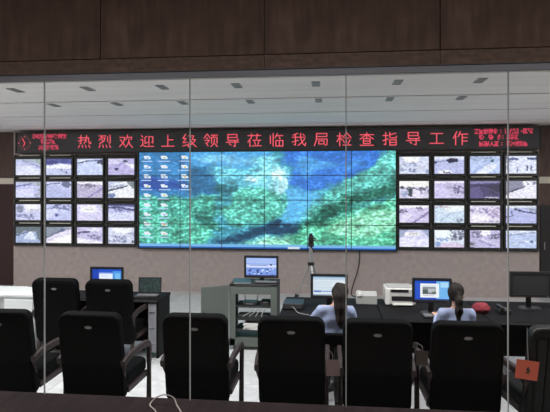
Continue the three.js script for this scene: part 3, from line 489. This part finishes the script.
onRack('network_switch', 'flat grey network switch with cables on middle rack shelf', 'switch', [-1.02, .411, -7.05], (t) => { mesh('case', rbox(.42, .045, .2, .004, 0, .023, 0), M.darkSteel, t); for (let i = 0; i < 8; i++) mesh('port', box(.02, .014, .004, -.16 + i * .045, .022, .101), M.blackPlastic, t); for (let i = 0; i < 4; i++) mesh('plug_cable', tube([[-.14 + i * .09, .024, .1], [-.12 + i * .08, .05, .135], [-.05 + i * .06, .085, .12], [0 + i * .05, .1, .0]], .005, 16, 6), M.officeGrey, t); });
onRack('paper_stack', 'white papers stacked on the lowest rack shelf', 'papers', [-1.0, .261, -7.05], (t) => { for (let i = 0; i < 5; i++) { const m = mesh('sheet', box(.3, .016, .21, 0, .008 + i * .017, 0), M.paper, t); m.rotation.y = (i % 3 - 1) * .12; } });
onRack('teal_folder', 'teal folder lying on top of the equipment rack', 'folder', [-1.19, .888, -7.07], (t) => { mesh('cover', rbox(.24, .006, .31, .002, 0, .003, 0, 1), M.teal, t).rotation.y = .2; mesh('pages', box(.225, .01, .3, 0, .011, 0), M.paper, t).rotation.y = .2; const m = mesh('cover', rbox(.24, .006, .31, .002, 0, .019, 0, 1), M.teal, t); m.rotation.y = .2; });
onRack('keyboard', 'black keyboard on the rack in front of monitor', 'keyboard', [-.85, .888, -6.99], (t) => { mesh('case', rbox(.3, .018, .12, .006, 0, .01, 0), M.blackPlastic, t); for (let r = 0; r < 4; r++) mesh('key_row', box(.28, .008, .02, 0, .022, -.04 + r * .026), M.greyPlastic, t); });

// ---------- monitors on the desks ----------
function deskMonitor(label, pos, w, h, lift, tex, turn = 0, k = 1) {
  const t = thing('desk_monitor', label, 'monitor', pos, turn);
  const s = rrect(w, h, .012); s.holes.push(rrect(w - .045, h - .05, .003));
  const cy = lift + h / 2;
  mesh('bezel', new THREE.ExtrudeGeometry(s, { depth: .02, bevelEnabled: true, bevelSize: .004, bevelThickness: .004, bevelSegments: 2 }).translate(0, cy, 0), M.blackPlastic, t);
  mesh('screen', new THREE.PlaneGeometry(w - .04, h - .045).translate(0, cy, .012), tex ? screenMat(tex, k) : M.darkScreen, t);
  mesh('back_case', rbox(w - .03, h - .03, .045, .015, 0, cy, -.024), M.blackPlastic, t);
  mesh('stand', [rbox(.06, lift + .1, .022, .006, 0, (lift + .1) / 2 + .01, -.052), rbox(.1, .1, .02, .005, 0, cy, -.05)], M.blackPlastic, t);
  mesh('base', cyl(.11, .115, .014, 0, .007, -.02, 28).scale(1.1, 1, .85), M.blackPlastic, t);
  mesh('power_button', cyl(.005, .005, .004, 0, 0, 0, 10).rotateX(Math.PI / 2).translate(w / 2 - .04, lift + .012, .025), M.silver, t);
}
std('darkScreen', lin(.02, .023, .024), .35);
function shot(fn) { const [c, g] = canvas(256, 160); fn(g); return texOf(c); }
const F = (g, col, ...r) => { g.fillStyle = col; g.fillRect(...r); };
const tBlue = shot(g => { F(g, '#1d52c8', 0, 0, 256, 160); F(g, '#123fae', 0, 0, 60, 160); F(g, '#4b9ae6', 180, 20, 76, 120); F(g, '#79bff2', 200, 40, 40, 60); F(g, '#e6f0ff', 62, 34, 116, 76); F(g, '#9db8f0', 62, 34, 116, 10); F(g, '#c8d8f4', 76, 58, 60, 8); F(g, '#0c2f8a', 0, 148, 256, 12); });
const tList = shot(g => { F(g, '#7f9fe6', 0, 0, 256, 160); F(g, '#a9c0f4', 0, 8, 256, 46); F(g, '#d0dcfb', 0, 62, 256, 26); F(g, '#4a63b8', 30, 66, 150, 5); F(g, '#5a76c8', 24, 96, 200, 8); for (let i = 0; i < 22; i++) F(g, ['#2a3f8e', '#40589f', '#cfe0ff'][i % 3], 20 + rnd() * 210, 92 + rnd() * 56, 8 + rnd() * 16, 6 + rnd() * 8); F(g, '#26346a', 200, 56, 16, 14); F(g, '#2f4aa0', 0, 150, 256, 10); });
const tSheet = shot(g => { F(g, '#dfeaf2', 0, 0, 256, 160); F(g, '#8fb6d4', 0, 0, 256, 14); F(g, '#c2d6e6', 0, 14, 256, 18); for (let i = 0; i < 9; i++) F(g, i % 2 ? '#b9cfdf' : '#cbdde8', 8, 40 + i * 10, 120 + rnd() * 100, 4); F(g, '#3f66c4', 8, 118, 60, 12); F(g, '#6f8fd8', 72, 120, 90, 8); F(g, '#9db2c4', 0, 146, 256, 14); });
const tWin = shot(g => { F(g, '#1f4fc2', 0, 0, 256, 160); F(g, '#6fb4ea', 160, 8, 96, 140); F(g, '#a8d8f4', 190, 16, 56, 40); F(g, '#eef2f6', 44, 26, 136, 112); F(g, '#7c8788', 60, 50, 96, 62); F(g, '#4d5a52', 60, 76, 40, 32); F(g, '#b9bcc4', 100, 66, 50, 30); F(g, '#5b6f5a', 130, 90, 28, 20); F(g, '#d9dee6', 60, 40, 96, 14); F(g, '#c9b9c8', 66, 120, 80, 6); F(g, '#123a98', 0, 148, 256, 12); });
deskMonitor('desk monitor with a blue desktop and white box, behind second row chair', [-2.985, .75, -6.76], .46, .30, .06, tBlue, 0);
deskMonitor('desk monitor with pale blue picture on top of the equipment rack', [-.93, .888, -7.12], .47, .30, .055, tList, 0);
deskMonitor('desk monitor with a pale spreadsheet in front of person with loose hair', [.0, .75, -6.22], .43, .28, .12, tSheet, 0, .95);
deskMonitor('desk monitor with a document window on blue, beside the ponytailed person', [1.155, .75, -6.04], .43, .272, .13, tWin, 0);
deskMonitor('dark switched-off desk monitor at the end of the operators desks', [2.36, .75, -6.42], .465, .295, .14, null, 0);
{ const t = thing('laptop', 'open dark laptop on the left-hand black desk', 'laptop', [-2.38, .75, -6.68], .05);
  mesh('keyboard_deck', rbox(.31, .018, .22, .005, 0, .01, .06), M.blackPlastic, t); for (let r = 0; r < 5; r++) mesh('key_row', box(.27, .004, .018, 0, .021, -.01 + r * .024), M.greyPlastic, t);
  const lid = mesh('lid', rbox(.31, .215, .012, .004, 0, .1075, 0), M.blackPlastic, t); lid.position.set(0, .018, -.055); lid.rotation.x = -.12;
  const [c, g] = canvas(128, 80); F(g, '#1c2c2a', 0, 0, 128, 80); for (let i = 0; i < 60; i++) F(g, ['#27413b', '#16211f', '#314c46'][i % 3], rnd() * 128, rnd() * 80, 12, 8); mesh('screen', new THREE.PlaneGeometry(.285, .185).translate(0, .11, .0068), screenMat(texOf(c)), lid); }

// ---------- small things on the operators' desks ----------
{ const t = thing('laser_printer', 'white laser printer on the black desk beside the document monitor', 'printer', [.86, .75, -6.58]);
  mesh('body', rbox(.36, .2, .32, .018, 0, .105, 0), M.officeWhite, t); mesh('paper_slot', box(.21, .03, .02, -.01, .178, .155), M.blackPlastic, t); mesh('output_mouth', box(.25, .055, .02, .02, .085, .155), M.blackPlastic, t); mesh('output_tray', rbox(.24, .012, .08, .004, .02, .022, .19), M.officeWhite, t);
  mesh('side_cover', rbox(.05, .19, .012, .004, -.155, .105, .158), M.paper, t); mesh('top_cover', rbox(.3, .012, .24, .005, 0, .21, -.02), M.officeGrey, t); for (const x of [.15, .165]) mesh('button', cyl(.006, .006, .005, 0, 0, 0, 10).rotateX(Math.PI / 2).translate(x, .15, .161), M.officeGrey, t); }
{ const t = thing('fax_machine', 'small grey fax telephone on desk beside the printer', 'fax', [.46, .75, -6.58]);
  const s = new THREE.Shape(); s.moveTo(-.11, 0); s.lineTo(.11, 0); s.lineTo(.11, .09); s.lineTo(.02, .13); s.lineTo(-.11, .05); mesh('body', new THREE.ExtrudeGeometry(s, { depth: .24, bevelEnabled: true, bevelSize: .006, bevelThickness: .006, bevelSegments: 2 }).rotateY(-Math.PI / 2).translate(.12, .006, 0).scale(1, 1, 1), M.officeGrey, t);
  mesh('handset', [rbox(.05, .035, .2, .014, -.08, .115, .02), rbox(.055, .03, .05, .012, -.08, .1, .1), rbox(.055, .03, .05, .012, -.08, .1, -.06)], M.officeWhite, t); mesh('display', box(.08, .004, .035, .05, .12, .03), M.darkSteel, t); for (let i = 0; i < 9; i++) mesh('key', box(.014, .006, .012, .02 + (i % 3) * .022, .098 - ((i / 3) | 0) * .012, -.02 - ((i / 3) | 0) * .022 + .1), M.paper, t); }
{ // crumpled red cloth bag
  const g = new THREE.IcosahedronGeometry(1, 4), p = g.attributes.position; for (let i = 0; i < p.count; i++) { const v = new THREE.Vector3().fromBufferAttribute(p, i), n = 1 + .28 * fbm(v.x * 1.6 + 3, v.y * 1.6, v.z * 1.6, 4); p.setXYZ(i, v.x * .1 * n, Math.max(-.05, v.y * .062 * n), v.z * .09 * n); } g.computeVertexNormals();
  single('red_cloth', g.translate(0, .052, 0), M.redCloth, 'crumpled red cloth on the black desk beside the ponytailed person', 'cloth', [1.73, .75, -6.16]); }
{ const t = thing('desk_telephone', 'small black telephone on desk beside the switched-off monitor', 'telephone', [1.97, .75, -6.15]);
  mesh('body', rbox(.13, .05, .16, .012, 0, .026, 0), M.blackPlastic, t); mesh('handset', [rbox(.045, .03, .18, .012, -.035, .075, 0), rbox(.05, .035, .045, .012, -.035, .062, .07), rbox(.05, .035, .045, .012, -.035, .062, -.07)], M.blackPlastic, t); for (let i = 0; i < 9; i++) mesh('key', box(.012, .005, .01, .01 + (i % 3) * .017, .052, -.02 + ((i / 3) | 0) * .018), M.greyPlastic, t); }
for (const [x, who] of [[.05, 'loose hair'], [1.24, 'a ponytail']]) { const t = thing('keyboard', `black keyboard in front of the person with ${who}`, 'keyboard', [x, .75, -5.87]); mesh('case', rbox(.42, .02, .14, .006, 0, .011, 0), M.blackPlastic, t); for (let r = 0; r < 4; r++) mesh('key_row', box(.4, .008, .024, 0, .023, -.045 + r * .03), M.greyPlastic, t); }
{ const t = thing('dark_box', 'low dark equipment box at the end of operators desk, below the tripod', 'box', [-.42, .75, -6.2]); mesh('case', rbox(.24, .07, .3, .01, 0, .036, 0), M.blackPlastic, t); mesh('front_plate', box(.2, .04, .006, 0, .036, .151), M.darkSteel, t); mesh('lead', tube([[-.02, .05, .14], [.03, .02, .2], [.06, .008, .28], [.12, .008, .36], [.2, .008, .4]], .005, 20, 6), M.stringGrey, t); }

// ---------- tripod with camera ----------
{ const t = thing('camera_tripod', 'silver camera tripod standing behind the operators desk', 'tripod', [-.283, 0, -8.2]);
  mesh('column', [bar([0, .62, 0], [0, 1.22, 0], .032, .03, 16), bar([0, 1.2, 0], [0, 1.27, 0], .022, .02, 12)], M.silver, t); mesh('collar', cyl(.055, .05, .05, 0, .99, 0, 18), M.blackPlastic, t); mesh('pan_head', [cyl(.045, .05, .05, 0, 1.285, 0, 18), rbox(.09, .02, .1, .005, 0, 1.318, 0)], M.blackPlastic, t); mesh('pan_handle', bar([0, 1.29, .03], [.05, 1.2, .22], .008, .01, 10), M.blackPlastic, t);
  for (const a of [2.75, 4.95, .45]) { const dx = Math.cos(a), dz = -Math.sin(a) * .8, L = mesh('leg', [bar([dx * .03, .98, dz * .03], [dx * .25, .46, dz * .25], .021, .018), bar([dx * .25, .46, dz * .25], [dx * .44, .02, dz * .44], .014, .012)], M.silver, t); mesh('leg_lock', bar([dx * .24, .49, dz * .24], [dx * .27, .42, dz * .27], .033, .03), M.blackPlastic, L); mesh('rubber_foot', cyl(.018, .022, .03, dx * .44, .015, dz * .44, 10), M.blackPlastic, L); mesh('brace', bar([0, .64, 0], [dx * .17, .64, dz * .17], .007), M.silver, L); }
}
{ const t = thing('camcorder', 'small black camcorder mounted on the silver tripod', 'camera', [-.283, 1.329, -8.2]);
  mesh('body', rbox(.085, .1, .19, .02, 0, .052, 0), M.blackPlastic, t); mesh('lens', [cyl(.034, .037, .06, 0, 0, 0, 20).rotateX(Math.PI / 2).translate(0, .06, -.12)], M.darkSteel, t); mesh('viewfinder', rbox(.05, .04, .09, .01, 0, .12, .03), M.blackPlastic, t); mesh('strap', tube([[.05, .03, .07], [.075, .05, 0], [.05, .06, -.07]], .012, 12, 6), M.greyPlastic, t); }

// ---------- operators' task chairs ----------
function taskChair(label, x, z) {
  const t = thing('task_chair', label, 'chair', [x, 0, z], 0, 'operators task chairs');
  mesh('seat', rbox(.46, .07, .44, .03, 0, .425, -.02), M.leather, t); mesh('backrest', rbox(.4, .26, .05, .025, 0, .62, .255).rotateX(0), M.leather, t); mesh('back_strut', tube([[0, .39, .1], [0, .40, .27], [0, .46, .3], [0, .62, .29]], .016, 16), M.blackPlastic, t);
  mesh('gas_column', [cyl(.028, .028, .26, 0, .26, 0), cyl(.045, .06, .06, 0, .13, 0)], M.blackPlastic, t);
  for (let i = 0; i < 5; i++) { const a = i * Math.PI * .4 + .3, L = mesh('leg', bar([0, .11, 0], [Math.cos(a) * .28, .07, Math.sin(a) * .28], .024, .016), M.blackPlastic, t); mesh('caster', cyl(.026, .026, .04, 0, 0, 0, 12).rotateZ(Math.PI / 2).rotateY(-a).translate(Math.cos(a) * .28, .028, Math.sin(a) * .28), M.blackPlastic, L); }
}
taskChair('low black task chair under the person with loose hair', .065, -5.38); taskChair('low black task chair under the person with a ponytail', 1.25, -5.38);

// ---------- people: signed distance fields meshed with surface nets ----------
function surfaceNet(f, lo, hi, cell, colorOf) {
  const n = [0, 1, 2].map(i => Math.ceil((hi[i] - lo[i]) / cell) + 1), [nx, ny, nz] = n, V = new Float32Array(nx * ny * nz), at = (i, j, k) => (k * ny + j) * nx + i;
  for (let k = 0; k < nz; k++) for (let j = 0; j < ny; j++) for (let i = 0; i < nx; i++) V[at(i, j, k)] = f(lo[0] + i * cell, lo[1] + j * cell, lo[2] + k * cell);
  const id = new Int32Array(nx * ny * nz).fill(-1), pos = [], idx = [];
  for (let k = 0; k < nz - 1; k++) for (let j = 0; j < ny - 1; j++) for (let i = 0; i < nx - 1; i++) {
    let c = 0, x = 0, y = 0, z = 0, mask = 0; for (let q = 0; q < 8; q++) if (V[at(i + (q & 1), j + (q >> 1 & 1), k + (q >> 2))] < 0) mask |= 1 << q;
    if (!mask || mask === 255) continue;
    for (let q = 0; q < 8; q++) for (const b of [1, 2, 4]) if (!(q & b)) { const r = q | b; if ((mask >> q & 1) === (mask >> r & 1)) continue; const a0 = V[at(i + (q & 1), j + (q >> 1 & 1), k + (q >> 2))], a1 = V[at(i + (r & 1), j + (r >> 1 & 1), k + (r >> 2))], s = a0 / (a0 - a1); x += (q & 1) + (b === 1 ? s : 0); y += (q >> 1 & 1) + (b === 2 ? s : 0); z += (q >> 2) + (b === 4 ? s : 0); c++; }
    id[at(i, j, k)] = pos.length / 3; pos.push(lo[0] + (i + x / c) * cell, lo[1] + (j + y / c) * cell, lo[2] + (k + z / c) * cell);
  }
  const quad = (a, b, c, d, flip) => { if (a < 0 || b < 0 || c < 0 || d < 0) return; flip ? idx.push(a, c, b, b, c, d) : idx.push(a, b, c, b, d, c); };
  for (let k = 1; k < nz - 1; k++) for (let j = 1; j < ny - 1; j++) for (let i = 1; i < nx - 1; i++) {
    const v = V[at(i, j, k)] < 0;
    if (v !== V[at(i + 1, j, k)] < 0) quad(id[at(i, j - 1, k - 1)], id[at(i, j, k - 1)], id[at(i, j - 1, k)], id[at(i, j, k)], !v);
    if (v !== V[at(i, j + 1, k)] < 0) quad(id[at(i - 1, j, k - 1)], id[at(i, j, k - 1)], id[at(i - 1, j, k)], id[at(i, j, k)], v);
    if (v !== V[at(i, j, k + 1)] < 0) quad(id[at(i - 1, j - 1, k)], id[at(i, j - 1, k)], id[at(i - 1, j, k)], id[at(i, j, k)], !v);
  }
  const g = new THREE.BufferGeometry(); g.setAttribute('position', new THREE.Float32BufferAttribute(pos, 3)); g.setIndex(idx); g.computeVertexNormals();
  if (colorOf) { const col = []; for (let i = 0; i < pos.length; i += 3) col.push(...colorOf(pos[i], pos[i + 1], pos[i + 2])); g.setAttribute('color', new THREE.Float32BufferAttribute(col, 3)); }
  return g;
}
const smin = (a, b, k) => { const h = Math.max(k - Math.abs(a - b), 0) / k; return Math.min(a, b) - h * h * k * .25; };
function cap(a, b, ra, rb) { const ax = b[0] - a[0], ay = b[1] - a[1], az = b[2] - a[2], q = ax * ax + ay * ay + az * az; return (x, y, z) => { const px = x - a[0], py = y - a[1], pz = z - a[2], t = Math.max(0, Math.min(1, (px * ax + py * ay + pz * az) / q)); return Math.hypot(px - ax * t, py - ay * t, pz - az * t) - (ra + (rb - ra) * t); }; }
const ell = (c, r) => (x, y, z) => { const a = (x - c[0]) / r[0], b = (y - c[1]) / r[1], d = (z - c[2]) / r[2], k = Math.hypot(a, b, d); return (k - 1) * Math.min(...r); };
const join = (fs, k) => (x, y, z) => { let d = 1e3; for (const f of fs) d = smin(d, f(x, y, z), k); return d; };
const lerp3 = (a, b, t) => a.map((v, i) => v + (b[i] - v) * t);
function makePerson(label, pos, o) {
  const t = thing('person', label, 'person', pos, 0); t.scale.set(o.wide, .985, .97);
  const S = [[-.145, .925, .01], [.145, .925, .01]], E = o.elbow, Wr = o.wrist, head = o.head;
  const torso = (e) => [cap([-.055, .56, .0], [.055, .56, .0], .12 + e, .12 + e), cap([0, .58, 0], [0, .72, -.005], .115 + e, .105 + e), cap([-.05, .84, -.005], [.05, .84, -.005], .105 + e, .105 + e), cap([-.115, .925, .012], [.115, .925, .012], .06 + e, .06 + e)];
  const arm = (i, e, stop = 1) => [cap(S[i], E[i], .05 + e, .04 + e), cap(E[i], lerp3(E[i], Wr[i], stop), .04 + e, .03 + e)];
  const legs = (e, stop = 1) => [-1, 1].flatMap(s => [cap([s * .085, .54, -.02], [s * .1, .52, -.4], .085 + e, .062 + e), cap([s * .1, .52, -.4], lerp3([s * .1, .52, -.4], [s * .1, .08, -.36], stop), .06 + e, .042 + e)]);
  const neck = [cap([0, .94, .008], [head[0] * .7, 1.06, head[2] * .7], .05, .046)];
  const skin = [.50, .31, .23], lip = [.42, .14, .12], dark = [.03, .02, .02];
  const bodyF = join([...torso(0), ...arm(0, 0), ...arm(1, 0), ...legs(0), ...neck], .035);
  const g1 = surfaceNet(bodyF, [-.4, .02, -.66], [.4, 1.1, .2], .014, () => skin);
  // head, turned about its own axis
  const cy = Math.cos(o.turn), sy = Math.sin(o.turn), cp = Math.cos(o.nod || 0), sp = Math.sin(o.nod || 0);
  const loc = (f) => (x, y, z) => { const a = x - head[0], b = y - head[1], c = z - head[2], u = a * cy - c * sy, w0 = a * sy + c * cy; return f(u, b * cp - w0 * sp, b * sp + w0 * cp); };   // face looks along -z
  const skull = join([ell([0, .03, .01], [.072, .088, .092]), ell([0, -.035, -.025], [.056, .066, .062]), cap([0, .02, -.085], [0, -.012, -.104], .009, .013), ell([0, -.045, -.082], [.024, .014, .014]), ell([0, -.088, -.062], [.024, .02, .022]), ell([-.076, 0, .005], [.01, .03, .018]), ell([.076, 0, .005], [.01, .03, .018])], .022);
  const face = (x, y, z) => Math.max(skull(x, y, z), .012 - Math.hypot((Math.abs(x) - .031) * .8, y - .006, z + .088));
  const headF = loc((x, y, z) => Math.min(face(x, y, z), Math.hypot(Math.abs(x) - .031, y - .006, z + .075) - .012));
  const rot = (x, y, z) => { const a = x - head[0], b = y - head[1], c = z - head[2], w0 = a * sy + c * cy; return [a * cy - c * sy, b * cp - w0 * sp, b * sp + w0 * cp]; };
  const g2 = surfaceNet(headF, head.map((v, i) => v - [.13, .15, .15][i]), head.map((v, i) => v + [.13, .15, .15][i]), .0045, (x, y, z) => { const [a, b, c] = rot(x, y, z); if (c < -.05 && Math.hypot(Math.abs(a) - .031, b - .006) < .011) return Math.hypot(Math.abs(a) - .031, b - .006) < .006 ? dark : [.7, .68, .65]; if (c < -.06 && Math.hypot(a / .024, (b + .045) / .009) < 1) return lip; if (c < -.06 && Math.abs(Math.abs(a) - .033) < .018 && Math.abs(b - .032) < .004) return dark; return skin; });
  // hands: palm, four fingers and a thumb, resting on the keys
  const hand = (i) => { const s = i ? 1 : -1, w = Wr[i], fs = [ell([w[0] - s * .004, w[1] - .004, w[2] - .045], [.036, .016, .045])];
    [[-.026, .062], [-.009, .072], [.009, .067], [.025, .052]].forEach(([dx, L], q) => { const x = w[0] - s * .004 + s * dx, z0 = w[2] - .075, k = [x + s * dx * .25, w[1] + .010, z0 - L * .45], m = [x + s * dx * .35, w[1] - .002, z0 - L * .8], e = [x + s * dx * .35, w[1] - .016, z0 - L * .95]; fs.push(cap([x, w[1], z0 + .015], k, .009, .0085), cap(k, m, .0085, .008), cap(m, e, .008, .007)); });
    const F2 = join(fs, .006), th = join([cap([w[0] - s * .026, w[1] - .004, w[2] - .03], [w[0] - s * .05, w[1] - .004, w[2] - .062], .012, .0095), cap([w[0] - s * .05, w[1] - .004, w[2] - .062], [w[0] - s * .052, w[1] - .012, w[2] - .088], .0095, .008), cap(lerp3(E[i], w, .9), [w[0], w[1], w[2] - .03], .029, .022)], .012);
    return surfaceNet((x, y, z) => smin(F2(x, y, z), th(x, y, z), .01), [w[0] - .1, w[1] - .06, w[2] - .18], [w[0] + .1, w[1] + .07, w[2] + .06], .004, () => skin); };
  mesh('body', mergeGeometries([g1, g2, hand(0), hand(1)]), M.skin, t);
  const shirtF = join([...torso(.012), ...arm(0, .013, o.sleeve), ...arm(1, .013, o.sleeve), cap([0, .935, .008], [head[0] * .2, .975, head[2] * .2], .062, .06)], .03);
  mesh('shirt', surfaceNet((x, y, z) => Math.max(shirtF(x, y, z) - .003 * Math.sin(y * 46 + x * 19) * Math.sin(x * 33 + z * 21), .5 - y, y - .985 + Math.max(0, -z) * .3), [-.42, .44, -.66], [.42, 1.02, .22], .011), M.shirtBlue, t);
  const trF = join([...legs(.011, .92), cap([-.055, .55, 0], [.055, .55, 0], .128, .128)], .03); mesh('trousers', surfaceNet((x, y, z) => Math.max(trF(x, y, z), y - .64), [-.26, .05, -.54], [.26, .68, .18], .013), M.trouser, t);
  for (const s of [-1, 1]) mesh('shoe', surfaceNet((x, y, z) => Math.max(join([cap([s * .1, .05, -.34], [s * .1, .035, -.5], .042, .036), cap([s * .1, .06, -.34], [s * .1, .1, -.355], .042, .046)], .02)(x, y, z), .004 - y), [s * .1 - .07, -.01, -.58], [s * .1 + .07, .17, -.26], .008), M.blackPlastic, t);
  const hairCap = loc((x, y, z) => { const shell = ell([0, .034, .016], [.085, .099, .102])(x, y, z) - .004 * Math.sin(x * 70 + y * 30); const faceCut = Math.min(1, 1) * (-(z + .055) - Math.max(0, (y - .075)) * 1.3); return Math.max(shell, faceCut, -.09 - y + (z < .02 ? .05 : 0)); });
  const hs = o.hair.map(([a, b, r1, r2]) => cap(a, b, r1, r2)), hairF = hs.length ? (x, y, z) => smin(hairCap(x, y, z), join(hs, .03)(x, y, z) + .003 * Math.sin(x * 160 + Math.sin(y * 18)), .03) : hairCap;
  const hr = mesh('hair', surfaceNet(hairF, [head[0] - .14, o.hairLow, head[2] - .15], [head[0] + .14, head[1] + .16, head[2] + .19], .006), M.hair, t); hr.userData.label = o.hairLabel;
  if (o.band) mesh('hair_band', new THREE.TorusGeometry(.026, .007, 8, 20).rotateX(Math.PI / 2 - .5).translate(...o.band), M.redCloth, hr);
}
makePerson('person in pale blue shirt with dark ponytail, seated at the desk typing', [1.265, 0, -5.36], { elbow: [[-.185, .70, -.1], [.185, .70, -.08]], wrist: [[-.12, .80, -.42], [.13, .80, -.42]], wide: .89, head: [.0, 1.115, -.005], turn: -.45, sleeve: .85, hairLow: .8, hairLabel: 'dark hair tied in a ponytail',
  hair: [[[.0, 1.125, .09], [-.005, 1.08, .135], .035, .032], [[-.005, 1.08, .135], [-.01, .98, .15], .034, .036], [[-.01, .98, .15], [-.012, .86, .145], .036, .018]], band: [-.003, 1.085, .13] });
makePerson('person in pale blue shirt with long loose dark hair, seated before spreadsheet monitor', [.065, 0, -5.36], { elbow: [[-.28, .74, -.12], [.22, .70, -.08]], wrist: [[-.15, .80, -.42], [.12, .80, -.42]], wide: .97, head: [.045, 1.09, -.015], turn: .15, nod: 0, sleeve: .9, hairLow: .74, hairLabel: 'long dark hair gathered down the back',
  hair: [[[.045, 1.08, .07], [.05, .98, .10], .072, .06], [[.05, .98, .10], [.055, .86, .12], .06, .05], [[.055, .86, .12], [.055, .79, .12], .045, .02]] });

scene.traverse((o) => { if (o.isMesh) { o.castShadow = true; o.receiveShadow = true; } });
renderer.render(scene, camera);
